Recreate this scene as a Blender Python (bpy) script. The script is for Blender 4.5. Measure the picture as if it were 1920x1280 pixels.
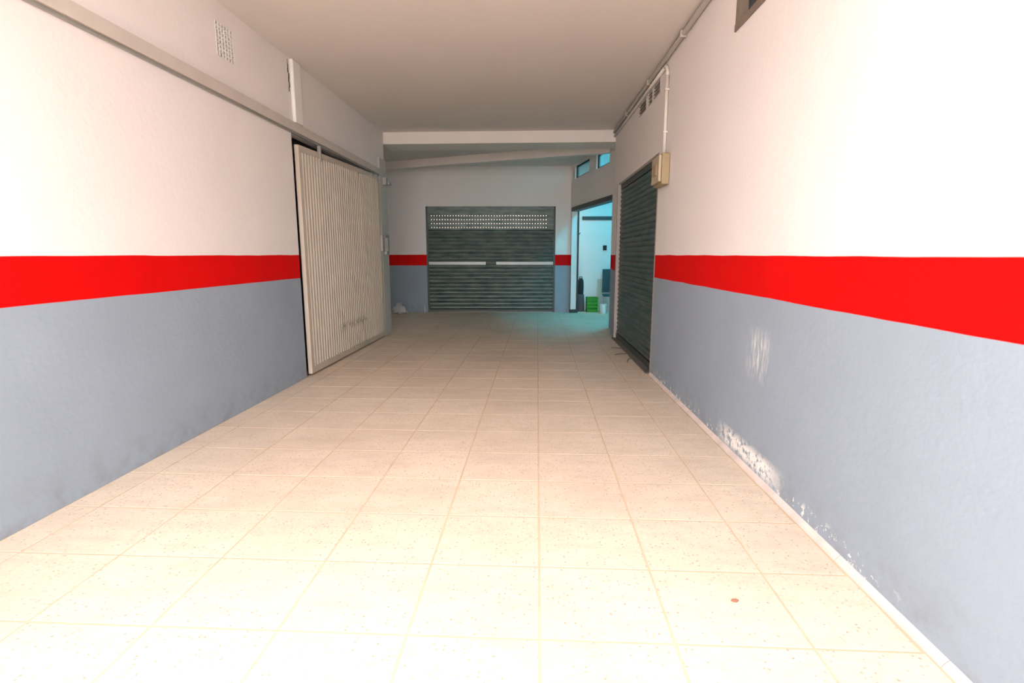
import bpy, bmesh, math, random
from mathutils import Vector, Matrix
random.seed(7)
for o in list(bpy.data.objects): bpy.data.objects.remove(o, do_unlink=True)
sc = bpy.context.scene
COL = sc.collection

# ------------------------------------------------------------------ camera
cam_d = bpy.data.cameras.new('camera')
cam_d.sensor_fit = 'HORIZONTAL'; cam_d.sensor_width = 36.0; cam_d.lens = 18.469
cam_d.clip_start = 0.02; cam_d.clip_end = 200
cam = bpy.data.objects.new('camera', cam_d); COL.objects.link(cam)
cam.location = (0, 0, 1.5)
cam.rotation_euler = (math.radians(90 - 9.396), 0, math.radians(2.7525))
sc.camera = cam

# ------------------------------------------------------------------ light and exposure
W = bpy.data.worlds.new('sky'); sc.world = W; W.use_nodes = True
bg = W.node_tree.nodes['Background']
bg.inputs['Color'].default_value = (1.0, 0.975, 1.0, 1)      # hazy bright daylight
bg.inputs['Strength'].default_value = 3.6
vs = sc.view_settings
vs.view_transform = 'Standard'; vs.look = 'None'; vs.exposure = 1.45; vs.gamma = 1.0
vs.use_curve_mapping = False
LAMP_STRENGTH = 46.0
Y_OPEN = -3.0            # the passage is open to the street at this line
Y_ROOF = 0.8             # the building above starts here; nearer the passage is open to the sky

# ------------------------------------------------------------------ materials
def new_mat(name):
    m = bpy.data.materials.new(name); m.use_nodes = True
    nt = m.node_tree
    return m, nt, nt.nodes['Principled BSDF']
def N(nt, t, **kw):
    n = nt.nodes.new(t)
    for k, v in kw.items(): setattr(n, k, v)
    return n
def math_n(nt, op, a, b=None, c=None, clamp=False):
    n = N(nt, 'ShaderNodeMath', operation=op); n.use_clamp = clamp
    for i, v in enumerate((a, b, c)):
        if v is None: continue
        if isinstance(v, (int, float)): n.inputs[i].default_value = v
        else: nt.links.new(v, n.inputs[i])
    return n.outputs[0]
def mix(nt, fac, a, b, mode='MIX'):
    n = N(nt, 'ShaderNodeMix', data_type='RGBA', blend_type=mode)
    for sock, v in ((n.inputs[0], fac), (n.inputs[6], a), (n.inputs[7], b)):
        if isinstance(v, (int, float)): sock.default_value = v
        elif isinstance(v, tuple): sock.default_value = (*v, 1) if len(v) == 3 else v
        else: nt.links.new(v, sock)
    return n.outputs[2]
def noise(nt, vec, scale, detail=3, rough=.5):
    n = N(nt, 'ShaderNodeTexNoise'); n.inputs['Scale'].default_value = scale
    n.inputs['Detail'].default_value = detail; n.inputs['Roughness'].default_value = rough
    nt.links.new(vec, n.inputs['Vector']); return n.outputs['Fac']
def ramp(nt, fac, lo, hi):
    n = N(nt, 'ShaderNodeMapRange'); n.clamp = True
    n.inputs['From Min'].default_value = lo; n.inputs['From Max'].default_value = hi
    nt.links.new(fac, n.inputs['Value']); return n.outputs['Result']
def bump(nt, bs, h, strength, dist=.01):
    b = N(nt, 'ShaderNodeBump'); b.inputs['Strength'].default_value = strength
    b.inputs['Distance'].default_value = dist
    nt.links.new(h, b.inputs['Height']); nt.links.new(b.outputs[0], bs.inputs['Normal'])
def window_mask(nt, c, lo, hi, soft):
    a = ramp(nt, c, lo - soft, lo + soft); b = ramp(nt, c, hi + soft, hi - soft)
    return math_n(nt, 'MULTIPLY', a, b)

def simple(name, col, rough=.6, metal=0.0, var=.12, scale=9, bmp=0.0):
    m, nt, bs = new_mat(name)
    pos = N(nt, 'ShaderNodeNewGeometry').outputs['Position']
    f = noise(nt, pos, scale, 4)
    dark = tuple(c * (1 - var) for c in col); lite = tuple(min(1, c * (1 + var)) for c in col)
    nt.links.new(mix(nt, f, dark, lite), bs.inputs['Base Color'])
    bs.inputs['Roughness'].default_value = rough; bs.inputs['Metallic'].default_value = metal
    if bmp: bump(nt, bs, noise(nt, pos, scale * 8, 3), bmp, .004)
    return m

CREAM = (.80, .75, .715); RED = (.66, .0012, .0012); GREY = (.29, .345, .40)
def wall_paint(name, GREY, peel=False):
    m, nt, bs = new_mat(name)
    pos = N(nt, 'ShaderNodeNewGeometry').outputs['Position']
    sep = N(nt, 'ShaderNodeSeparateXYZ'); nt.links.new(pos, sep.inputs[0])
    z = sep.outputs['Z']; y = sep.outputs['Y']
    wob = math_n(nt, 'MULTIPLY', math_n(nt, 'SUBTRACT', noise(nt, pos, 2.2, 2), .5), .012)
    zz = math_n(nt, 'ADD', z, wob)
    big = noise(nt, pos, 1.3, 4)
    cream = mix(nt, big, tuple(c * .95 for c in CREAM), tuple(min(1, c * 1.04) for c in CREAM))
    grey = mix(nt, noise(nt, pos, 1.9, 4), tuple(c * .92 for c in GREY), tuple(c * 1.06 for c in GREY))
    red = mix(nt, noise(nt, pos, 3, 3), tuple(c * .86 for c in RED), tuple(c * 1.05 for c in RED))
    c = mix(nt, ramp(nt, zz, 1.490, 1.496), red, cream)
    c = mix(nt, ramp(nt, zz, 1.218, 1.222), grey, c)
    # splash dirt low on the wall
    dirt = math_n(nt, 'MULTIPLY', ramp(nt, z, .30, 0.0), ramp(nt, noise(nt, pos, 7, 5, .65), .46, .66))
    c = mix(nt, math_n(nt, 'MULTIPLY', dirt, .45), c, (.20, .19, .17))
    if peel:
        n1 = noise(nt, pos, 17, 4, .7)
        m1 = math_n(nt, 'MULTIPLY', window_mask(nt, z, .045, .17, .03), window_mask(nt, y, 3.2, 4.1, .14))
        p1 = math_n(nt, 'MULTIPLY', m1, ramp(nt, n1, .40, .50))
        m2 = math_n(nt, 'MULTIPLY', window_mask(nt, z, .03, .10, .03), window_mask(nt, y, 2.2, 6.4, .2))
        p2 = math_n(nt, 'MULTIPLY', m2, ramp(nt, n1, .58, .62))
        # scraped patch at bumper height
        mp = N(nt, 'ShaderNodeMapping'); mp.inputs['Scale'].default_value = (1, 20, 4)
        nt.links.new(pos, mp.inputs['Vector'])
        n2 = noise(nt, mp.outputs[0], 1.6, 3, .6)
        m3 = math_n(nt, 'MULTIPLY', window_mask(nt, z, .70, .96, .07), window_mask(nt, y, 3.42, 3.70, .07))
        p3 = math_n(nt, 'MULTIPLY', math_n(nt, 'MULTIPLY', m3, ramp(nt, n2, .42, .62)), .55)
        p = math_n(nt, 'MAXIMUM', math_n(nt, 'MAXIMUM', p1, p2), p3)
        c = mix(nt, p, c, (.86, .83, .78))
    nt.links.new(c, bs.inputs['Base Color'])
    bs.inputs['Roughness'].default_value = .7; bs.inputs['Specular IOR Level'].default_value = .12
    h = math_n(nt, 'ADD', noise(nt, pos, 24, 4), math_n(nt, 'MULTIPLY', noise(nt, pos, 3.5, 2), 1.5))
    bump(nt, bs, h, .22, .008)
    return m

def terrazzo(name, joints=False):
    m, nt, bs = new_mat(name)
    pos = N(nt, 'ShaderNodeNewGeometry').outputs['Position']
    base = mix(nt, noise(nt, pos, 1.1, 4), (.61, .49, .365), (.71, .585, .435))
    base = mix(nt, math_n(nt, 'MULTIPLY', ramp(nt, noise(nt, pos, 70, 2), .35, .75), .5), base, (.76, .68, .58))
    v = N(nt, 'ShaderNodeTexVoronoi'); v.inputs['Scale'].default_value = 46; v.inputs['Randomness'].default_value = 1
    nt.links.new(pos, v.inputs['Vector'])
    sp = N(nt, 'ShaderNodeSeparateColor'); nt.links.new(v.outputs['Color'], sp.inputs[0])
    pick = ramp(nt, sp.outputs[0], .50, .62)
    chip = math_n(nt, 'MULTIPLY', ramp(nt, v.outputs['Distance'], .34, .14), pick)
    chipc = mix(nt, sp.outputs[1], (.22, .135, .085), (.40, .33, .26))
    base = mix(nt, math_n(nt, 'MULTIPLY', chip, .78), base, chipc)
    v2 = N(nt, 'ShaderNodeTexVoronoi'); v2.inputs['Scale'].default_value = 95; nt.links.new(pos, v2.inputs['Vector'])
    sp2 = N(nt, 'ShaderNodeSeparateColor'); nt.links.new(v2.outputs['Color'], sp2.inputs[0])
    c2 = math_n(nt, 'MULTIPLY', ramp(nt, v2.outputs['Distance'], .42, .18), ramp(nt, sp2.outputs[0], .45, .6))
    base = mix(nt, math_n(nt, 'MULTIPLY', c2, .55), base, mix(nt, sp2.outputs[1], (.33, .24, .17), (.80, .73, .63)))
    # worn, dusty traffic stains
    st = ramp(nt, noise(nt, pos, .9, 6, .66), .44, .70)
    base = mix(nt, math_n(nt, 'MULTIPLY', st, .42), base, (.44, .335, .25))
    mp2 = N(nt, 'ShaderNodeMapping'); mp2.inputs['Scale'].default_value = (1.3, 5, 1); nt.links.new(pos, mp2.inputs[0])
    s2 = ramp(nt, noise(nt, mp2.outputs[0], 1.7, 6, .7), .48, .72)
    base = mix(nt, math_n(nt, 'MULTIPLY', s2, .32), base, (.40, .30, .225))
    s3 = ramp(nt, noise(nt, pos, 9, 5, .75), .50, .74)
    base = mix(nt, math_n(nt, 'MULTIPLY', s3, .30), base, (.47, .35, .25))
    if joints:
        br = N(nt, 'ShaderNodeTexBrick'); br.offset = 0.0; br.squash = 1.0
        br.inputs['Scale'].default_value = 1; br.inputs['Brick Width'].default_value = .53
        br.inputs['Row Height'].default_value = .49; br.inputs['Mortar Size'].default_value = .004
        mp = N(nt, 'ShaderNodeMapping'); mp.inputs['Location'].default_value = (-.02, -.88, 0)
        nt.links.new(pos, mp.inputs[0]); nt.links.new(mp.outputs[0], br.inputs['Vector'])
        base = mix(nt, br.outputs['Fac'], base, (.42, .32, .23))
    else:
        oi = N(nt, 'ShaderNodeObjectInfo')
        base = mix(nt, math_n(nt, 'MULTIPLY', oi.outputs['Random'], .16), base, (.55, .43, .33))
    nt.links.new(base, bs.inputs['Base Color'])
    nt.links.new(math_n(nt, 'ADD', math_n(nt, 'MULTIPLY', noise(nt, pos, 6, 4), .2), .42), bs.inputs['Roughness'])
    bump(nt, bs, noise(nt, pos, 40, 3), .08, .003)
    return m

def door_paint():
    m, nt, bs = new_mat('beige_door_paint')
    pos = N(nt, 'ShaderNodeNewGeometry').outputs['Position']
    sep = N(nt, 'ShaderNodeSeparateXYZ'); nt.links.new(pos, sep.inputs[0])
    z = sep.outputs['Z']; y = sep.outputs['Y']
    mp = N(nt, 'ShaderNodeMapping'); mp.inputs['Scale'].default_value = (3, 12, .6)
    nt.links.new(pos, mp.inputs[0])
    c = mix(nt, noise(nt, mp.outputs[0], 1.4, 4), (.50, .42, .335), (.58, .515, .42))
    n1 = noise(nt, pos, 13, 4, .7)
    mk = math_n(nt, 'MULTIPLY', window_mask(nt, z, .415, .50, .05), window_mask(nt, y, 7.35, 8.55, .12))
    mk = math_n(nt, 'MULTIPLY', mk, ramp(nt, n1, .42, .58))
    c = mix(nt, math_n(nt, 'MULTIPLY', mk, .8), c, (.09, .07, .05))
    low = math_n(nt, 'MULTIPLY', ramp(nt, z, .5, .02), ramp(nt, noise(nt, pos, 5, 5), .45, .7))
    c = mix(nt, math_n(nt, 'MULTIPLY', low, .35), c, (.30, .27, .21))
    nt.links.new(c, bs.inputs['Base Color']); bs.inputs['Roughness'].default_value = .5
    return m

def shutter_metal(name, col, dust):
    m, nt, bs = new_mat(name)
    pos = N(nt, 'ShaderNodeNewGeometry').outputs['Position']
    mp = N(nt, 'ShaderNodeMapping'); mp.inputs['Scale'].default_value = (2, 2, 9)
    nt.links.new(pos, mp.inputs[0])
    f = ramp(nt, noise(nt, mp.outputs[0], 1.3, 5, .65), .35, .75)
    c = mix(nt, f, col, dust)
    nt.links.new(c, bs.inputs['Base Color'])
    bs.inputs['Roughness'].default_value = .42; bs.inputs['Metallic'].default_value = .35
    return m

def emit(name, col, s):
    m, nt, bs = new_mat(name)
    bs.inputs['Base Color'].default_value = (.8, .8, .8, 1)
    bs.inputs['Emission Color'].default_value = (*col, 1); bs.inputs['Emission Strength'].default_value = s
    return m
def glass(name, col):
    m, nt, bs = new_mat(name)
    bs.inputs['Base Color'].default_value = (*col, 1); bs.inputs['Roughness'].default_value = .35
    bs.inputs['Transmission Weight'].default_value = .85
    bs.inputs['IOR'].default_value = 1.1
    return m

M = dict(
    wall=wall_paint('banded_wall_paint', GREY), wall_peel=wall_paint('banded_wall_paint_peeling', GREY, True),
    ceil=simple('ceiling_paint', (.74, .68, .63), .8, var=.04, scale=1.2),
    white=simple('white_plaster', (.80, .78, .75), .7, var=.04, scale=2),
    beam=simple('beam_plaster', (.80, .75, .70), .7, var=.04, scale=2),
    tile=terrazzo('terrazzo_tile'), floor=terrazzo('terrazzo_far', True),
    mortar=simple('mortar', (.54, .405, .275), .9, var=.22, scale=7),
    street=simple('street_paving', (.55, .47, .40), .9, var=.12, scale=2),
    dark=simple('dark_plaster', (.035, .035, .035), .9),
    door=door_paint(),
    post=simple('grey_post_paint', (.50, .48, .44), .5, var=.1),
    metal=simple('dull_galvanised_steel', (.36, .355, .33), .5, .3),
    rail=simple('painted_rail', (.56, .505, .45), .55, var=.12, scale=5),
    shut_back=shutter_metal('dusty_green_grey_shutter', (.050, .080, .072), (.15, .17, .15)),
    guide=simple('shutter_guide', (.07, .08, .075), .5, .3),
    guide_pale=simple('shutter_guide_pale', (.38, .34, .30), .5, .1),
    lockbar=simple('bare_steel_bar', (.40, .41, .40), .4, .3),
    pvc=simple('painted_conduit', (.72, .66, .60), .5, var=.05),
    cond=simple('grey_conduit', (.50, .46, .42), .5, var=.08),
    box=simple('aged_beige_plastic', (.35, .265, .145), .5, var=.14, scale=14),
    boxlid=simple('pale_beige_plastic', (.50, .41, .28), .5, var=.08, scale=14),
    vent=simple('vent_louvre', (.36, .32, .29), .7),
    brown=simple('brown_window_frame', (.20, .155, .12), .5, var=.15),
    pane=glass('smoked_window_glass', (.30, .32, .34)),
    frame=simple('dark_teal_frame', (.04, .045, .045), .5),
    teal=glass('frosted_glass', (.75, .80, .80)),
    lamp=emit('fluorescent_tube', (.05, .74, 1.05), LAMP_STRENGTH),
    lampbody=simple('lamp_body', (.75, .75, .75), .5),
    green=simple('green_plastic', (.015, .27, .008), .45, var=.15, scale=20),
    black=simple('black_fabric', (.018, .020, .024), .8, bmp=.2),
    purple=simple('dark_mauve_fabric', (.10, .085, .095), .85),
    wood=simple('pale_wood', (.50, .43, .32), .7, var=.15, scale=6),
    navy=simple('dark_teal_vinyl', (.015, .06, .075), .55),
    bucket=simple('white_plastic', (.80, .82, .82), .4, var=.03),
    bag=simple('pale_plastic_bag', (.50, .50, .49), .35, var=.3, scale=14),
    bottle=simple('clear_plastic_bottle', (.42, .48, .46), .25),
    rubber=simple('dirty_rubber', (.13, .12, .10), .8, var=.3),
    leaf=simple('dry_brown_leaf', (.30, .13, .08), .8),
)

# ------------------------------------------------------------------ mesh helpers
class MB:
    def __init__(s): s.v = []; s.f = []
    def add(s, vs, fs):
        n = len(s.v); s.v += [tuple(p) for p in vs]; s.f += [tuple(i + n for i in f) for f in fs]; return s
    def box(s, a, b):
        (x0, y0, z0), (x1, y1, z1) = a, b
        return s.prism([(x0, y0), (x1, y0), (x1, y1), (x0, y1)], z0, z1)
    def prism(s, poly, z0, z1):
        ar = sum(poly[i][0] * poly[(i + 1) % len(poly)][1] - poly[(i + 1) % len(poly)][0] * poly[i][1] for i in range(len(poly)))
        if ar < 0: poly = poly[::-1]
        n = len(poly)
        zz0 = z0 if isinstance(z0, (list, tuple)) else [z0] * n
        zz1 = z1 if isinstance(z1, (list, tuple)) else [z1] * n
        vs = [(p[0], p[1], z) for p, z in zip(poly, zz0)] + [(p[0], p[1], z) for p, z in zip(poly, zz1)]
        fs = [tuple(range(n))[::-1], tuple(range(n, 2 * n))] + [(i, (i + 1) % n, n + (i + 1) % n, n + i) for i in range(n)]
        return s.add(vs, fs)
    def tube(s, pts, r, n=10, cap=True):
        pts = [Vector(p) for p in pts]; rings = []
        rad = r if isinstance(r, (list, tuple)) else [r] * len(pts)
        up = None
        for i, p in enumerate(pts):
            t = (pts[min(i + 1, len(pts) - 1)] - pts[max(i - 1, 0)]).normalized()
            if up is None: up = Vector((0, 0, 1)) if abs(t.z) < .9 else Vector((0, 1, 0))
            a = t.cross(up).normalized(); b = a.cross(t).normalized(); up = b
            rings.append([p + (a * math.cos(k * 2 * math.pi / n) + b * math.sin(k * 2 * math.pi / n)) * rad[i] for k in range(n)])
        vs = [q for rg in rings for q in rg]; fs = []
        for i in range(len(pts) - 1):
            for k in range(n):
                fs.append((i * n + k, (i + 1) * n + k, (i + 1) * n + (k + 1) % n, i * n + (k + 1) % n))
        if cap:
            fs.append(tuple(range(n))); fs.append(tuple((len(pts) - 1) * n + k for k in range(n))[::-1])
        return s.add(vs, fs)
    def lathe(s, prof, c=(0, 0, 0), n=16):
        vs = []; fs = []
        for r, z in prof:
            for k in range(n):
                a = 2 * math.pi * k / n; vs.append((c[0] + r * math.cos(a), c[1] + r * math.sin(a), c[2] + z))
        for i in range(len(prof) - 1):
            for k in range(n):
                fs.append((i * n + k, i * n + (k + 1) % n, (i + 1) * n + (k + 1) % n, (i + 1) * n + k))
        fs.append(tuple(range(n))[::-1]); fs.append(tuple((len(prof) - 1) * n + k for k in range(n)))
        return s.add(vs, fs)
    def mesh(s, name, mat, smooth=False):
        me = bpy.data.meshes.new(name); me.from_pydata(s.v, [], s.f); me.validate(); me.update()
        bm = bmesh.new(); bm.from_mesh(me); bmesh.ops.recalc_face_normals(bm, faces=bm.faces); bm.to_mesh(me); bm.free()
        if mat: me.materials.append(M[mat])
        if smooth:
            for p in me.polygons: p.use_smooth = True
        return me
def obj(name, mb, mat, parent=None, loc=None, smooth=False, bevel=0.0):
    """link one mesh object; vertices are given in world space, loc only moves the origin there"""
    me = mb.mesh(name, mat, smooth) if isinstance(mb, MB) else mb
    o = bpy.data.objects.new(name, me); COL.objects.link(o)
    if parent is not None: o.parent = parent
    if loc is not None: o.location = loc
    if bevel:
        b = o.modifiers.new('bevel', 'BEVEL'); b.width = bevel; b.segments = 2; b.limit_method = 'ANGLE'
    return o
def tag(o, label, cat, group=None, kind=None):
    o['label'] = label; o['category'] = cat
    if group: o['group'] = group
    if kind: o['kind'] = kind
    return o
def struct(o, label, cat): return tag(o, label, cat, kind='structure')
def empty(name, loc=(0, 0, 0), rz=0):
    o = bpy.data.objects.new(name, None); COL.objects.link(o); o.location = loc; o.rotation_euler[2] = rz
    o.empty_display_size = .1; return o

def wall_mb(P0, P1, thick, z0, z1, holes=()):
    """vertical wall along P0-P1, its visible face on that line, body to the side given by thick's sign (left of travel +)"""
    P0 = Vector(P0); P1 = Vector(P1); L = (P1 - P0).length; d = (P1 - P0) / L; n = Vector((-d.y, d.x)) * thick
    ss = sorted({0.0, L, *[h[0] for h in holes], *[h[1] for h in holes]})
    mb = MB()
    for a, b in zip(ss[:-1], ss[1:]):
        m = (a + b) / 2
        cuts = sorted((h[2], h[3]) for h in holes if h[0] < m < h[1])
        z = z0; segs = []
        for c0, c1 in cuts:
            if c0 > z: segs.append((z, c0))
            z = max(z, c1)
        if z < z1: segs.append((z, z1))
        for q0, q1 in segs:
            A = P0 + d * a; B = P0 + d * b
            mb.prism([tuple(A), tuple(B), tuple(B + n), tuple(A + n)], q0, q1)
    return mb

# ------------------------------------------------------------------ key measures (metres)
LX = -2.84; H = 3.70
def RX(y): return 1.52 - 0.0175 * (y - 2)
Y_END = 9.95
C0 = Vector((.84, 13.86)); DW = Vector((.2103, -.9776))           # far right corner; doorway wall runs along DW
def on_dw(s, off=0.0): p = C0 + DW * s + Vector((.9776, .2103)) * off; return (p.x, p.y)
BK0 = Vector((-11.2, 13.292)); BKD = (C0 - BK0).normalized()
def on_bk(x, off=0.0):                                             # point of the back wall's face at world x, off towards the camera
    t = (x - BK0.x) / BKD.x; p = BK0 + BKD * t + Vector((BKD.y, -BKD.x)) * off; return (p.x, p.y)

# ------------------------------------------------------------------ floor and tiles
TW, TD, TY0, TX0 = .53, .49, .88, .02
NY = 18; TY1 = TY0 + NY * TD
mb = MB()
mb.box((-2.86, TY0, -.14), (1.56, TY1, -.0016))
fl = obj('floor', mb, 'mortar')
struct(fl, 'beige terrazzo tiled floor of the garage passage', 'floor')
mb = MB(); mb.box((-11.4, Y_END, -.14), (5.2, 14.5, 0.0)); obj('far_bay_paving', mb, 'floor', fl)
mb = MB(); mb.box((-6.4, TY1, -.14), (5.2, Y_END, 0.0))
mb.box((-6.4, 5.9, -.14), (-2.86, TY1, 0.0)); mb.box((1.56, 5.9, -.14), (5.2, TY1, 0))
mb.box((-3.1, Y_OPEN, -.14), (1.85, TY0, 0.0))
obj('far_paving', mb, 'floor', fl)
def tile_mesh(w, d):
    m = MB(); g = .0055; c = .002; h = .004
    x0, x1, y0, y1 = g, w - g, g, d - g
    vs = [(x0, y0, -h), (x1, y0, -h), (x1, y1, -h), (x0, y1, -h),
          (x0, y0, -.0008), (x1, y0, -.0008), (x1, y1, -.0008), (x0, y1, -.0008),
          (x0 + c, y0 + c, 0), (x1 - c, y0 + c, 0), (x1 - c, y1 - c, 0), (x0 + c, y1 - c, 0)]
    fs = [(8, 9, 10, 11)] + [(a, (a + 1) % 4, 4 + (a + 1) % 4, 4 + a) for a in range(4)] + \
         [(4 + a, 4 + (a + 1) % 4, 8 + (a + 1) % 4, 8 + a) for a in range(4)]
    m.add(vs, fs); return m.mesh('tile', 'tile')
full = tile_mesh(TW, TD); cache = {}
for j in range(NY):
    y = TY0 + j * TD
    for i in range(-6, 3):
        x0 = TX0 + i * TW; x1 = x0 + TW
        a = max(x0, LX + .002); b = min(x1, RX(y + TD) - .031)
        if b - a < .03: continue
        if b - a > TW - .001: me = full
        else:
            k = round(b - a, 3)
            me = cache.get(k) or tile_mesh(k, TD); cache[k] = me
        o = obj('tile', me, None, fl, (a, y, random.uniform(-.0004, .0003)))
gr = MB(); gr.box((-30, -30, -.4), (30, 30, -.15))
struct(obj('ground', gr, 'street'), 'pale paved street ground outside the garage', 'ground')

# ------------------------------------------------------------------ ceiling, walls, beams
mb = MB(); mb.box((-6.4, Y_ROOF, H), (5.2, Y_END + .3, H + .25))
struct(obj('ceiling', mb, 'ceil'), 'plain off-white plaster ceiling over the passage', 'ceiling')
mb = MB(); mb.box((-11.4, Y_END + .3, H), (5.2, 14.5, H + .25))
struct(obj('ceiling_far', mb, 'ceil'), 'plain plaster ceiling over the far bay behind the beams', 'ceiling')

DY0, DY1, DZ = 6.215, 9.56, 2.885                                  # sliding door opening
mb = wall_mb((LX, Y_OPEN), (LX, Y_END), .12, -.13, H, [(DY0 - Y_OPEN, DY1 - Y_OPEN, -.2, DZ), (4.86 - Y_OPEN, 5.13 - Y_OPEN, 3.24, 3.53)])
wl = obj('wall_left', mb, 'wall'); struct(wl, 'white wall with red band and grey dado beside the sliding door', 'wall')
mb = MB()                                                          # dark store behind the sliding door
mb.box((-6.2, 5.9, 0), (-6.0, Y_END, H)); mb.box((-6.0, 5.9, 0), (LX - .12, 6.1, H)); mb.box((-6.0, Y_END - .2, 0), (LX - .12, Y_END, H))
struct(obj('wall_store', mb, 'wall'), 'dim walls of the store room behind the sliding door', 'wall')

SY0, SY1, SZ = 6.60, 9.56, 2.70                                    # right shutter opening
def rs(y): return (y - Y_OPEN) * math.hypot(1, .0175)
VENTS = [(6.70, 7.06, 3.40, 3.56), (7.09, 7.36, 3.40, 3.56), (7.44, 7.94, 3.40, 3.56)]
mb = wall_mb((RX(Y_OPEN), Y_OPEN), (RX(Y_END), Y_END), -.26, -.13, H,
             [(rs(SY0), rs(SY1), -.2, SZ), (rs(3.55), rs(4.36), 3.15, 3.66)] + [(rs(a), rs(b), c, d) for a, b, c, d in VENTS])
wr = obj('wall_right', mb, 'wall_peel'); struct(wr, 'white wall with red band and scuffed grey dado by the electrical box', 'wall')
mb = MB(); mb.box((5.0, 5.9, 0), (5.2, 14.5, H)); mb.box((1.75, 5.9, 0), (5.0, 6.1, H)); mb.box((1.70, Y_END - .05, 0), (5.0, Y_END + .1, H))
mb.box((1.80, 3.3, 2.9), (2.9, 3.4, H)); mb.box((1.80, 4.6, 2.9), (2.9, 4.7, H)); mb.box((2.9, 3.3, 2.9), (3.0, 4.7, H)); mb.box((1.80, 3.3, 2.8), (3.0, 4.7, 2.9))
mb.box((1.80, 3.3, H), (3.0, 4.7, H + .2))
struct(obj('wall_side_rooms', mb, 'white'), 'plain white partition walls of the rooms off the passage', 'wall')

L_BK = (C0 - BK0).length
def bs_(x): return (x - BK0.x) / BKD.x
BX0, BX1, BZ = -2.875, .455, 2.715
mb = wall_mb(tuple(BK0), tuple(C0), .25, -.13, H, [(bs_(BX0), bs_(BX1), -.2, BZ)])
struct(obj('wall_back', mb, 'wall'), 'far wall with red band around the dark roller shutter', 'wall')
mb = MB(); mb.box((-11.4, Y_END - .2, 0), (-11.2, 13.8, H)); mb.box((-11.2, Y_END - .2, 0), (-6.0, Y_END, H))
struct(obj('wall_far_left', mb, 'wall'), 'side wall of the far bay past the sliding door', 'wall')

WS = [(.32, 1.47, 3.345, 3.65), (1.96, 2.82, 3.32, 3.63)]           # high windows over the doorway
DS0, DS1, DHZ = .115, 3.05, 2.675
p1 = C0 + DW * 3.92
mb = wall_mb(tuple(C0), tuple(p1), .17, -.13, H, [(DS0, DS1, -.2, DHZ)] + WS)
struct(obj('wall_doorway', mb, 'wall'), 'short white wall pierced by the open blue-lit doorway', 'wall')
mb = MB(); mb.box((.86, 14.30, 0), (5.0, 14.5, H))
struct(obj('wall_lit_room', mb, 'white'), 'white rear wall of the blue-lit room past the doorway', 'wall')

mb = MB(); mb.box((-9, 16.6, -.15), (.3, 16.8, 5.2))  # added wall outside, blocks bright sky behind the shutter holes so they show dimmer
struct(obj('wall_added_screen', mb, 'street'), 'added wall outside that dims the daylight showing through the shutter perforations', 'wall')
mb = MB(); mb.box((LX, Y_END, 3.49), (RX(Y_END) + .26, Y_END + .62, H))
struct(obj('trim_1', mb, 'beam', bevel=.006), 'straight white ceiling beam crossing the end of the passage', 'beam')
A = Vector((-4.4, 13.28)); B = Vector((1.45, 11.12)); d = (B - A).normalized(); n = Vector((-d.y, d.x)) * .16
mb = MB(); mb.prism([tuple(A), tuple(B), tuple(B + n), tuple(A + n)], 3.525, H)
struct(obj('trim_2', mb, 'beam', bevel=.006), 'oblique white ceiling beam slanting behind the straight beam', 'beam')
# plaster fillet along the foot of the right wall
mb = MB()
for a, b in ((Y_OPEN, SY0 - .02),):
    k = 14
    for i in range(k):
        ya, yb = a + (b - a) * i / k, a + (b - a) * (i + 1) / k - .004
        xa, xb = RX(ya), RX(yb); w = .028
        mb.add([(xa - w, ya, -.005), (xb - w, yb, -.005), (xb, yb, -.005), (xa, ya, -.005),
                (xa - w + .008, ya, .012), (xb - w + .008, yb, .012), (xb, yb, .03), (xa, ya, .03)],
               [(0, 1, 5, 4), (4, 5, 6, 7), (0, 4, 7, 3), (1, 2, 6, 5), (2, 3, 7, 6)])
m_fil = simple('pale_fillet', (.62, .52, .46), .8, var=.25, scale=7); M['fillet'] = m_fil
struct(obj('baseboard_right', mb, 'fillet'), 'rough pale plaster fillet along the foot of the scuffed wall', 'baseboard')
# boxed-in pipe over the sliding door rail
mb = MB(); mb.box((LX, 6.27, 3.005), (LX + .045, 6.47, 3.695))
struct(obj('trim_3', mb, 'white', bevel=.012), 'white vertical boxed strip above the sliding door rail', 'trim')
# crack beside it: a thin jagged flake of lifted plaster
mb = MB(); zs = [3.68 - .05 * i for i in range(8)]; ys = [6.245 + random.uniform(-.016, .012) for _ in zs]
for i in range(7):
    w0 = .003 + .009 * math.sin(math.pi * i / 7.5); w1 = .004 + .011 * math.sin(math.pi * (i + 1) / 7.5)
    mb.prism([(LX - .002, ys[i] - w0), (LX + .003, ys[i] - w0), (LX + .003, ys[i] + w0), (LX - .002, ys[i] + w0)], zs[i + 1], zs[i])
obj('plaster_crack', mb, 'dark', wl)

# ------------------------------------------------------------------ sliding corrugated door on the left
d1 = empty('door_1', (LX - .02, 6.29, 0)); struct(d1, 'beige corrugated metal sliding door hanging slightly askew', 'door')
def child(name, mb, mat, par, **kw):
    o = obj(name, mb, mat, par, **kw)
    o.matrix_parent_inverse = Matrix.LocRotScale(par.location, par.rotation_euler, None).inverted() if par.type == 'EMPTY' else par.matrix_parent_inverse
    return o
def dtop(y): return 2.77 + (y - 6.29) * .031
XF = LX + .030                                                     # front of the leaf's frame
def frame_bar(name, y0, y1, z0, z1a, z1b, mat='door', x0=XF - .05, x1=XF):
    mb = MB(); mb.prism([(x0, y0), (x1, y0), (x1, y1), (x0, y1)], z0, [z1a, z1a, z1b, z1b])
    return child(name, mb, mat, d1)
frame_bar('stile', 6.315, 6.385, .022, dtop(6.315), dtop(6.385))
frame_bar('stile', 9.44, 9.53, .022, dtop(9.44), dtop(9.53))
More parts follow.
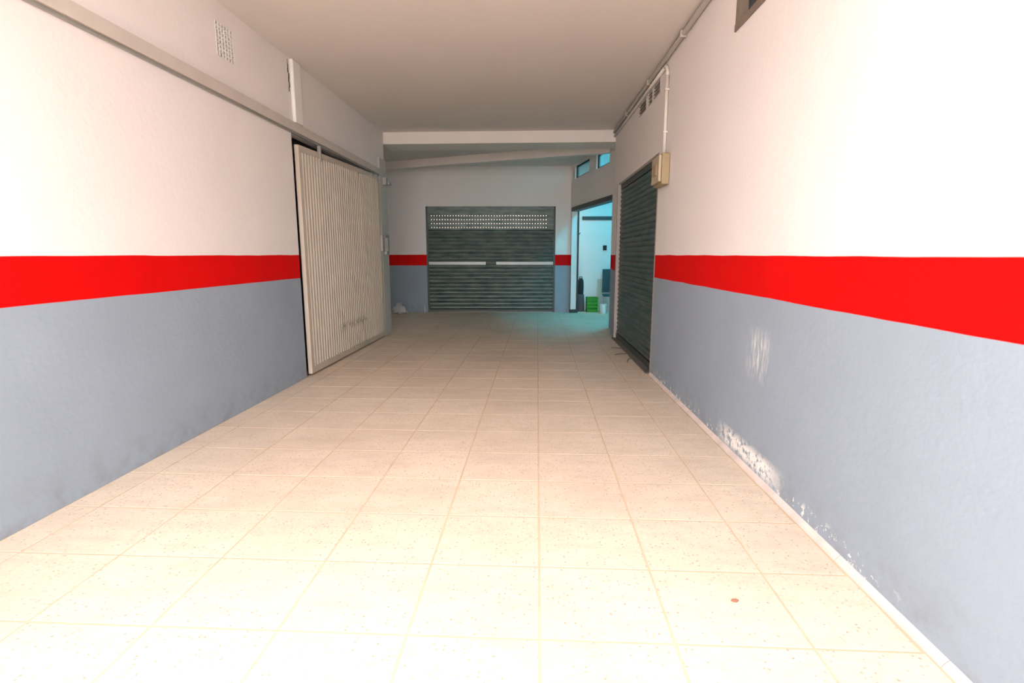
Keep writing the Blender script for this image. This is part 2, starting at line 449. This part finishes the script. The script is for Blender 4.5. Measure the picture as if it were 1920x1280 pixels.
mb = MB(); mb.prism([(XF - .05, 6.385), (XF, 6.385), (XF, 9.44), (XF - .05, 9.44)], [dtop(6.385) - .07] * 2 + [dtop(9.44) - .07] * 2, [dtop(6.385)] * 2 + [dtop(9.44)] * 2)
child('top_rail', mb, 'door', d1)
mb = MB(); mb.box((XF - .05, 6.385, .022), (XF, 9.44, .105)); child('bottom_rail', mb, 'door', d1)
for a, b in ((6.39, 8.44), (8.455, 9.02), (9.035, 9.435)):
    nr = max(3, round((b - a) / .082)); p = (b - a) / nr; prof = []
    for i in range(nr):
        y = a + i * p
        prof += [(y, -.026), (y + .30 * p, -.026), (y + .42 * p, -.002), (y + .88 * p, -.002)]
    prof.append((b, -.026))
    mb = MB(); k = len(prof)
    vs = [(XF + x, y, .106) for y, x in prof] + [(XF + x, y, dtop(y) - .071) for y, x in prof] + \
         [(XF - .04, y, .106) for y, x in prof] + [(XF - .04, y, dtop(y) - .071) for y, x in prof]
    fs = []
    for i in range(k - 1):
        fs += [(i, i + 1, k + i + 1, k + i), (2 * k + i, 3 * k + i, 3 * k + i + 1, 2 * k + i + 1),
               (i, 2 * k + i, 2 * k + i + 1, i + 1), (k + i, k + i + 1, 3 * k + i + 1, 3 * k + i)]
    fs += [(0, k, 3 * k, 2 * k), (k - 1, 3 * k - 1, 4 * k - 1, 2 * k - 1)]
    mb.add(vs, fs); child('corrugated_panel', mb, 'door', d1)
for y in (6.95, 9.12, 9.36):                                       # roller hangers
    mb = MB(); mb.box((XF - .03, y - .018, dtop(y) - .10), (XF + .010, y + .018, 2.876)); child('hanger', mb, 'metal', d1)
lk = MB(); lk.box((XF, 9.46, 1.56), (XF + .035, 9.53, 1.84)); lo = child('lock_case', lk, 'metal', d1, bevel=.004)
mb = MB(); mb.tube([(XF + .03, 9.49, 1.60), (XF + .08, 9.49, 1.60), (XF + .08, 9.49, 1.78), (XF + .03, 9.49, 1.78)], .011, 8)
obj('pull_handle', mb, 'metal', lo, smooth=True)
# post beyond the door
pm = MB(); pm.box((LX, 9.562, 0), (LX + .03, Y_END, 3.2)); pm.box((LX - .12, 9.550, 0), (LX + .03, 9.562, 2.868)); pm.box((LX - .12, Y_END, 0), (LX + .03, Y_END + .012, 3.2))
struct(obj('trim_4', pm, 'post', bevel=.004), 'grey painted metal door post at the end of the sliding door', 'door post')
mb = MB(); mb.box((LX + .031, 9.68, 1.50), (LX + .07, 9.86, 1.56)); mb.box((LX + .031, 9.72, 1.56), (LX + .085, 9.82, 1.80)); mb.box((LX + .031, 9.66, 1.80), (LX + .06, 9.90, 1.86))
tag(obj('door_latch', mb, 'metal', bevel=.004), 'small steel latch bracket screwed to the grey door post', 'latch')
mb = MB(); mb.box((LX + .031, 9.70, 2.74), (LX + .10, 9.80, 2.87)); mb.box((LX + .031, 9.80, 2.76), (LX + .13, 9.93, 2.80))
tag(obj('stop_bracket', mb, 'metal', bevel=.004), 'small steel stop bracket at the top of the grey door post', 'bracket')
# rail cover above the opening, running along the wall
rl = empty('sliding_rail', (LX, 6.2, 2.89)); tag(rl, 'long beige sliding door rail running high along the wall', 'rail')
mb = MB(); mb.prism([(LX, Y_OPEN + .3), (LX + .05, Y_OPEN + .3), (LX + .05, 9.58), (LX, 9.58)], [2.905, 2.895, 2.895, 2.905], [3.012, 2.995, 2.995, 3.012])
child('rail_cover', mb, 'rail', rl)
mb = MB(); mb.box((LX - .002, Y_OPEN + .3, 2.878), (LX + .022, 9.58, 2.904)); child('rail_lip', mb, 'metal', rl)
# perforated vent brick up on the left wall
v = empty('wall_vent', (LX, 5.0, 3.24)); tag(v, 'small perforated vent plate near the ceiling above the long rail', 'vent')
mb = MB(); mb.box((LX - .12, 4.86, 3.24), (LX - .10, 5.13, 3.53)); child('backing', mb, 'white', v)
ny, nz = 6, 8; a0, a1, z0, z1 = 4.86, 5.13, 3.24, 3.53; py = (a1 - a0) / ny; pz = (z1 - z0) / nz
mb = MB()
for i in range(ny + 1):
    y = a0 + i * py; mb.box((LX - .006, max(a0, y - .008), z0), (LX + .004, min(a1, y + .008), z1))
for j in range(nz + 1):
    z = z0 + j * pz; mb.box((LX - .005, a0, max(z0, z - .006)), (LX + .003, a1, min(z1, z + .006)))
child('perforated_plate', mb, 'white', v)

# ------------------------------------------------------------------ roller shutter in the far wall
ANG = math.atan2(BKD.y, BKD.x)
ox, oy = on_bk(BX0, -.06)
d2 = empty('door_2', (ox, oy, 0), ANG); struct(d2, 'closed dark roller shutter with a perforated strip in the far wall', 'shutter')
WB = (BX1 - BX0) / BKD.x
def local(name, mb, mat, par, loc=(0, 0, 0), **kw):
    return obj(name, mb, mat, par, loc, **kw)
def slat_mesh(w, h, name, mat, depth=.022):
    prof = [(0, 0), (-depth * .75, h * .16), (-depth, h * .42), (-depth * .8, h * .70), (-.001, h * .93), (-.001, h)]
    mb = MB(); k = len(prof)
    vs = [(0, y, z) for y, z in prof] + [(w, y, z) for y, z in prof] + [(0, .006, 0), (0, .006, h), (w, .006, 0), (w, .006, h)]
    fs = [(i, k + i, k + i + 1, i + 1) for i in range(k - 1)] + [(2 * k, 2 * k + 1, 2 * k + 3, 2 * k + 2)]
    fs += [tuple(range(k)) + (2 * k + 1, 2 * k), tuple(range(k, 2 * k))[::-1] + (2 * k + 2, 2 * k + 3)]
    mb.add(vs, fs); return mb.mesh(name, mat)
SH = .0985
sm = slat_mesh(WB - .08, SH, 'slat', 'shut_back')
def perf_mesh(w, h):
    mb = MB(); n = 43; x0 = .10; p = (w - .30) / (n - 1); hw, z0, z1 = .0085, h * .40, h * .60
    mb.box((0, -.014, 0), (w, .002, z0)); mb.box((0, -.014, z1), (w, .002, h))
    xs = [0] + [x0 + i * p for i in range(n)] + [w]
    prev = 0
    for i in range(n):
        x = x0 + i * p
        mb.box((prev, -.014, z0), (x - hw, .002, z1)); prev = x + hw
    mb.box((prev, -.014, z0), (w, .002, z1))
    return mb.mesh('perforated_slat', 'shut_back')
pmesh = perf_mesh(WB - .08, SH)
k = 0; z = .07
while z + SH < BZ - .1:
    perf = 2.07 < z < 2.53
    o = obj('perforated_slat' if perf else 'slat', pmesh if perf else sm, None, d2, (.04, 0, z)); z += SH
mb = MB(); mb.box((.04, -.016, z), (WB - .04, .02, BZ)); local('head_box', mb, 'shut_back', d2)
mb = MB(); mb.box((.04, -.022, .004), (WB - .04, .012, .07)); local('bottom_bar', mb, 'guide', d2)
for x in (0, WB - .045):
    mb = MB(); mb.box((x, -.05, 0), (x + .045, .03, BZ)); local('guide', mb, 'guide', d2)
for a, b in ((.05, WB * .46), (WB * .54, WB - .05)):
    mb = MB(); mb.box((a, -.042, 1.235), (b, -.017, 1.315)); local('lock_bar', mb, 'lockbar', d2, bevel=.004)
mb = MB(); mb.box((WB * .47, -.034, 1.24), (WB * .53, -.017, 1.31)); local('lock', mb, 'guide', d2, bevel=.004)

# ------------------------------------------------------------------ roller shutter in the right wall
dv = Vector((RX(SY1) - RX(SY0), SY1 - SY0)); WR = dv.length
# local x runs from the far jamb to the near jamb so that -y faces into the passage
d3 = empty('door_3', (RX(SY1) + .07, SY1, 0), math.atan2(-dv.y, -dv.x)); struct(d3, 'closed dusty grey roller shutter beside the electrical box', 'shutter')
SR = .076; srm = slat_mesh(WR - .10, SR, 'slat', 'shut_back', .022)
z = .10
while z + SR < SZ - .06:
    obj('slat', srm, None, d3, (.05, 0, z)); z += SR
mb = MB(); mb.box((.05, -.02, z), (WR - .05, .02, SZ)); local('head_box', mb, 'guide', d3)
mb = MB(); mb.box((.05, -.03, .006), (WR - .05, .014, .10)); local('bottom_bar', mb, 'guide', d3)
for x, mt in ((0, 'guide_pale'), (WR - .05, 'guide_pale')):
    mb = MB(); mb.box((x, -.072, 0), (x + .05, .03, SZ)); local('guide', mb, mt, d3, bevel=.004)
# metal sill at its foot
mb = MB()
mb.prism([(RX(SY0) - .055, SY0 + .02), (RX(SY1) - .03, SY1 - .02), (RX(SY1) + .045, SY1 - .06), (RX(SY0) + .045, SY0 + .06)], -.003, .014)
tag(obj('door_sill', mb, 'rubber', bevel=.004), 'dark metal sill at the foot of the dusty grey shutter', 'sill')

# ------------------------------------------------------------------ doorway frame
d4 = empty('door_4', (*on_dw(DS0), 0)); struct(d4, 'open doorway frame with dark head into the blue-lit room', 'doorway')
mb = MB(); mb.prism([on_dw(DS0, -.012), on_dw(DS1, -.012), on_dw(DS1, .17), on_dw(DS0, .17)], 2.575, DHZ); child('frame_head', mb, 'frame', d4)
mb = MB(); mb.prism([on_dw(DS0, .150), on_dw(DS0 + .045, .150), on_dw(DS0 + .045, .185), on_dw(DS0, .185)], 0, 2.575); child('jamb_stop', mb, 'frame', d4)
mb = MB(); mb.prism([on_dw(DS0, .0), on_dw(DS0 + .012, .0), on_dw(DS0 + .012, .148), on_dw(DS0, .148)], .09, 2.575); child('jamb', mb, 'white', d4)
mb = MB(); mb.prism([on_dw(DS0 - .02, -.02), on_dw(DS0 + .06, -.02), on_dw(DS0 + .06, .148), on_dw(DS0 - .02, .148)], 0, .085); child('jamb_foot', mb, 'frame', d4)

# high windows
wdesc = ['frosted window glowing teal high above the doorway next to the far corner', 'frosted window glowing teal high above the doorway tucked under the oblique beam']
for k, (s0, s1, z0, z1) in enumerate(WS):
    w = empty('window_%d' % (k + 2), (*on_dw(s0), z0)); struct(w, wdesc[k], 'window')
    def q(a, b, u0, u1, c0, c1, nm, mt):
        mb = MB(); mb.prism([on_dw(a, u0), on_dw(b, u0), on_dw(b, u1), on_dw(a, u1)], c0, c1); child(nm, mb, mt, w)
    q(s0, s1, .04, .09, z0, z0 + .03, 'frame_bar', 'frame'); q(s0, s1, .04, .09, z1 - .03, z1, 'frame_bar', 'frame')
    q(s0, s0 + .03, .04, .09, z0 + .03, z1 - .03, 'frame_bar', 'frame'); q(s1 - .03, s1, .04, .09, z0 + .03, z1 - .03, 'frame_bar', 'frame')
    q(s0 + .03, s1 - .03, .06, .066, z0 + .03, z1 - .03, 'pane', 'teal')

# dark brown window high on the right wall
w1 = empty('window_1', (RX(4), 3.95, 3.15)); struct(w1, 'dark brown framed window high on the bright wall', 'window')
def wbar(y0, y1, z0, z1, x0, x1, nm, mt):
    mb = MB(); mb.prism([(RX(y0) + x0, y0), (RX(y1) + x0, y1), (RX(y1) + x1, y1), (RX(y0) + x1, y0)], z0, z1); return child(nm, mb, mt, w1)
wbar(3.55, 4.36, 3.15, 3.20, -.012, .12, 'sill', 'brown'); wbar(3.55, 4.36, 3.62, 3.66, -.008, .12, 'frame_head', 'brown')
wbar(4.30, 4.36, 3.20, 3.62, -.008, .12, 'frame_post', 'brown'); wbar(3.55, 3.61, 3.20, 3.62, -.008, .12, 'frame_post', 'brown')
wbar(3.935, 3.975, 3.20, 3.62, .03, .10, 'mullion', 'brown')
wbar(3.61, 3.935, 3.20, 3.62, .06, .068, 'pane', 'pane'); wbar(3.975, 4.30, 3.20, 3.62, .06, .068, 'pane', 'pane')

# ------------------------------------------------------------------ vents, conduits and the box on the right wall
vl = ['louvred wall vent by the bend of the thin conduit', 'short louvred wall vent between two other vents under the ceiling conduit', 'longest louvred wall vent at the far end of the row of vents']
for k, (y0, y1, z0, z1) in enumerate(VENTS):
    v = empty('louvre_vent', (RX(y0), y0, z0)); tag(v, vl[k], 'vent', 'row of wall vents above the dusty shutter')
    def vb(a, b, c0, c1, u0, u1, nm, mt):
        mb = MB(); mb.prism([(RX(a) + u0, a), (RX(b) + u0, b), (RX(b) + u1, b), (RX(a) + u1, a)], c0, c1); child(nm, mb, mt, v)
    vb(y0, y1, z0, z1, .05, .06, 'backing', 'vent')
    for j in range(4):
        c = z0 + .012 + j * (z1 - z0) / 4; vb(y0 + .005, y1 - .005, c, c + .012, .002, .048, 'louvre', 'vent')
    vb(y0, y0 + .014, z0, z1, -.006, .05, 'frame_side', 'cond'); vb(y1 - .014, y1, z0, z1, -.006, .05, 'frame_side', 'cond')
cl = empty('ceiling_conduit', (RX(6) - .03, 6, 3.6)); tag(cl, 'long straight painted conduit under the ceiling along the bright wall', 'conduit')
mb = MB(); mb.tube([(RX(y) - .028, y, 3.655) for y in (Y_OPEN, 0, 3, 5, 7, 9, Y_END - .01)], .026, 10); child('pipe', mb, 'cond', cl, smooth=True)
for y in (1.0, 2.6, 4.2, 5.7, 7.2, 8.7):
    mb = MB(); mb.box((RX(y) - .062, y - .014, 3.622), (RX(y), y + .014, 3.686)); child('clip', mb, 'cond', cl)
bc = empty('bent_conduit', (RX(6.3), 6.3, 2.6)); tag(bc, 'thin pale conduit bending down the wall to the electrical box', 'conduit')
mb = MB(); mb.tube([(RX(6.3) - .022, 6.30, 2.636), (RX(6.3) - .022, 6.30, 3.46)], .020, 10); child('drop_pipe', mb, 'pvc', bc, smooth=True)
pts = []
for t in range(7):
    a = t / 6 * math.pi / 2; yy = 6.30 + .12 * (1 - math.cos(a)); pts.append((RX(yy) - .022, yy, 3.46 + .12 * math.sin(a)))
mb = MB(); mb.tube(pts, .0205, 10); child('elbow', mb, 'pvc', bc, smooth=True)
mb = MB(); mb.tube([(RX(yy) - .022, yy, 3.58) for yy in (6.42, 7.4, 8.4, Y_END - .02)], .020, 10); child('wall_run', mb, 'pvc', bc, smooth=True)
for zc in (2.85, 3.3):
    mb = MB(); mb.box((RX(6.3) - .046, 6.272, zc), (RX(6.3), 6.328, zc + .018)); child('clip', mb, 'pvc', bc)
eb = empty('electrical_box', (RX(6.25), 6.25, 2.27)); tag(eb, 'aged beige electrical box on the wall by the shutter corner', 'electrical box')
x1 = RX(6.3) + .0
mb = MB(); mb.box((x1 - .085, 6.09, 2.27), (x1, 6.50, 2.60)); child('body', mb, 'box', eb, bevel=.01)
mb = MB(); mb.box((x1 - .115, 6.11, 2.30), (x1 - .086, 6.48, 2.585)); ld = child('cover', mb, 'boxlid', eb, bevel=.006)
mb = MB(); mb.box((x1 - .128, 6.20, 2.38), (x1 - .116, 6.38, 2.50)); obj('hatch', mb, 'box', ld, bevel=.003)
mb = MB(); mb.lathe([(.028, 0), (.028, .03), (.022, .034)], (RX(6.3) - .03, 6.30, 2.60)); child('gland', mb, 'boxlid', eb)

# ------------------------------------------------------------------ the blue-lit room
lp = empty('ceiling_lamp_offscreen', (2.2, 12.0, H)); tag(lp, 'fluorescent ceiling batten inside the blue-lit room', 'lamp')
mb = MB(); mb.box((2.1, 11.2, 3.60), (2.3, 12.8, H - .001)); child('housing', mb, 'lampbody', lp)
for x in (2.15, 2.25):
    mb = MB(); mb.tube([(x, 11.25, 3.575), (x, 12.75, 3.575)], .019, 10); child('tube_offscreen', mb, 'lamp', lp, smooth=True)
rb = MB(); rb.box((1.17, 14.255, 2.40), (3.4, 14.299, 2.49)); tag(obj('wall_rail', rb, 'frame', bevel=.004), 'dark horizontal rail on the wall of the blue-lit room', 'rail')
hk = empty('wall_hook', (1.06, 14.29, 1.9)); tag(hk, 'small dark bracket on the wall inside the doorway', 'bracket')
mb = MB(); mb.tube([(1.045, 14.29, 1.93), (1.05, 14.23, 1.96), (1.12, 14.22, 2.07)], .010, 8); child('arm', mb, 'frame', hk)
mb = MB(); mb.box((1.02, 14.27, 1.87), (1.07, 14.299, 1.95)); child('plate', mb, 'frame', hk)
mb = MB(); mb.box((1.735, 14.25, 1.61), (1.83, 14.299, 1.74)); mb.box((1.755, 14.235, 1.64), (1.81, 14.25, 1.71))
tag(obj('switch_box', mb, 'black', bevel=.006), 'small black switch box on the wall of the blue-lit room', 'switch')
# green crate
cr = empty('plastic_crate', (1.447, 14.0, 0), .03); tag(cr, 'bright green plastic crate on the floor of the blue-lit room', 'crate')
w, dd, h = .275, .26, .37
mb = MB(); mb.box((-w/2, -dd/2, 0), (w/2, dd/2, .02)); obj('base', mb, 'green', cr)
for sgn in (-1, 1):
    mb = MB()
    for j in range(4): mb.box((-w/2, sgn*dd/2 - .008, .02 + j*.093), (w/2, sgn*dd/2 + .008, .02 + j*.093 + .066))
    for x in (-w/2, -.05, .034, w/2 - .016): mb.box((x, sgn*dd/2 - .006, .02), (x + .016, sgn*dd/2 + .006, h))
    obj('long_side', mb, 'green', cr)
    mb = MB()
    for j in range(4): mb.box((sgn*w/2 - .008, -dd/2, .02 + j*.093), (sgn*w/2 + .008, dd/2, .02 + j*.093 + .066))
    for y in (-dd/2, dd/2 - .016): mb.box((sgn*w/2 - .006, y, .02), (sgn*w/2 + .006, y + .016, h))
    obj('short_side', mb, 'green', cr)
mb = MB(); mb.box((-w/2 - .012, -dd/2 - .012, h), (w/2 + .012, -dd/2 + .012, h + .02)); mb.box((-w/2 - .012, dd/2 - .012, h), (w/2 + .012, dd/2 + .012, h + .02))
mb.box((-w/2 - .012, -dd/2, h), (-w/2 + .012, dd/2, h + .02)); mb.box((w/2 - .012, -dd/2, h), (w/2 + .012, dd/2, h + .02)); obj('rim', mb, 'green', cr)
# tall dark bag
tb = empty('tall_bag', (1.15, 14.13, 0)); tag(tb, 'tall dark bag standing beside the green crate', 'bag')
def blob(prof, sx, sy, n=18, jit=.0):
    mb = MB(); vs = []; fs = []
    for r, z in prof:
        for k in range(n):
            a = 2*math.pi*k/n; e = .55
            cx = math.copysign(abs(math.cos(a))**e, math.cos(a)); cy = math.copysign(abs(math.sin(a))**e, math.sin(a))
            j = 1 + random.uniform(-jit, jit); vs.append((cx*r*sx*j, cy*r*sy*j, z))
    for i in range(len(prof)-1):
        for k in range(n): fs.append((i*n+k, i*n+(k+1) % n, (i+1)*n+(k+1) % n, (i+1)*n+k))
    fs.append(tuple(range(n))[::-1]); fs.append(tuple((len(prof)-1)*n+k for k in range(n)))
    return mb.add(vs, fs)
obj('lower_body', blob([(.85, 0), (1, .03), (1.02, .2), (.95, .38), (.88, .46)], .105, .10, jit=.03), 'purple', tb, smooth=True)
obj('upper_body', blob([(.80, .44), (.92, .50), (.95, .68), (.86, .82), (.5, .88)], .085, .085, jit=.03), 'black', tb, smooth=True)
mb = MB(); mb.tube([(-.03, 0, .86), (-.035, 0, .915), (.035, 0, .915), (.03, 0, .86)], .009, 8); obj('handle', mb, 'black', tb)
# leaning board
mb = MB(); mb.box((-.05, -.011, 0), (.05, .011, .86))
pk = obj('wooden_board', mb, 'wood', None, (1.662, 14.13, .005), bevel=.003); pk.rotation_euler = (math.radians(-10.2), 0, 0)
tag(pk, 'pale wooden board leaning on the wall beside the green crate', 'board')
# dark chair
ch = empty('stacking_chair', (1.925, 13.98, 0), .0); tag(ch, 'dark teal chair behind the pier in the blue-lit room', 'chair')
mb = MB(); mb.box((-.2, -.2, .42), (.2, .2, .47)); obj('seat', mb, 'navy', ch, bevel=.015)
mb = MB(); mb.box((-.2, .17, .50), (.2, .21, 1.12)); obj('backrest', mb, 'navy', ch, bevel=.015)
for x in (-.17, .17):
    for y in (-.17, .185):
        mb = MB(); mb.tube([(x, y, 0), (x, y, .42 if y < 0 else .9)], .012, 8); obj('leg', mb, 'lockbar', ch)
bk = empty('plastic_bucket', (1.70, 13.58, 0)); tag(bk, 'small white plastic bucket beside the dark teal chair', 'bucket')
obj('pail', MB().lathe([(.07, 0), (.09, .22), (.096, .225), (.096, .24), (.086, .24), (.066, .02)], n=20), 'bucket', bk, smooth=False)
mb = MB(); mb.tube([(-.094, 0, .225), (-.075, 0, .29), (0, 0, .325), (.075, 0, .29), (.094, 0, .225)], .004, 6); obj('handle', mb, 'lockbar', bk)

# ------------------------------------------------------------------ litter on the floor
bx, by = on_bk(-3.56, .28)
mb = MB(); n = 16; prof = [(.10, 0), (.15, .03), (.14, .10), (.10, .17), (.05, .22), (.075, .27)]
vs = []; fs = []
for i, (r, z) in enumerate(prof):
    for k in range(n):
        a = 2*math.pi*k/n; rr = r*(1 + .28*math.sin(3*a + i) + random.uniform(-.14, .14)); vs.append((rr*1.25*math.cos(a), rr*math.sin(a), max(0, z + (random.uniform(-.02, .02) if i else 0))))
for i in range(len(prof)-1):
    for k in range(n): fs.append((i*n+k, i*n+(k+1) % n, (i+1)*n+(k+1) % n, (i+1)*n+k))
fs.append(tuple(range(n))[::-1]); fs.append(tuple((len(prof)-1)*n+k for k in range(n)))
mb.add(vs, fs); tag(obj('crumpled_bag', mb, 'bag', None, (bx, by, 0)), 'crumpled pale plastic bag on the floor under the dark dado', 'bag')
bx, by = on_bk(-2.93, .16)
bo = empty('plastic_bottle', (bx, by, 0)); tag(bo, 'small plastic bottle on the floor at the shutter corner', 'bottle')
obj('body', MB().lathe([(.036, 0), (.04, .01), (.04, .13), (.03, .17), (.014, .195), (.014, .205)], n=16), 'bottle', bo, smooth=True)
obj('cap', MB().lathe([(.017, .205), (.017, .225)], n=14), 'lockbar', bo)
for k, (x, y, l, a, lab) in enumerate([(1.315, 7.95, .17, .5, 'short dark rubber strip lying flat before the shutter sill'), (1.30, 8.45, .10, -.3, 'tiny dark rubber scrap on the floor before the shutter sill'), (1.345, 7.55, .26, 1.25, 'longest dark rubber strip on the floor before the shutter sill')]):
    mb = MB(); mb.tube([(-l, -.01, .008), (-l*.3, .012, .008), (l*.4, -.012, .008), (l, .008, .008)], [.006, .008, .008, .005], 8)
    o = obj('rubber_strip', mb, 'rubber', None, (x, y, 0)); o.rotation_euler[2] = a; tag(o, lab, 'rubber strip')
mb = MB(); P = [(-.018, 0), (-.008, .008), (.006, .009), (.018, .002), (.006, -.008), (-.008, -.007)]
mb.prism(P, [.001, .002, .003, .006, .003, .002], [.004, .006, .006, .008, .007, .005])
tag(obj('dry_leaf', mb, 'leaf', None, (.876, 2.132, 0)), 'tiny dry reddish leaf lying on the pale floor tiles', 'leaf')
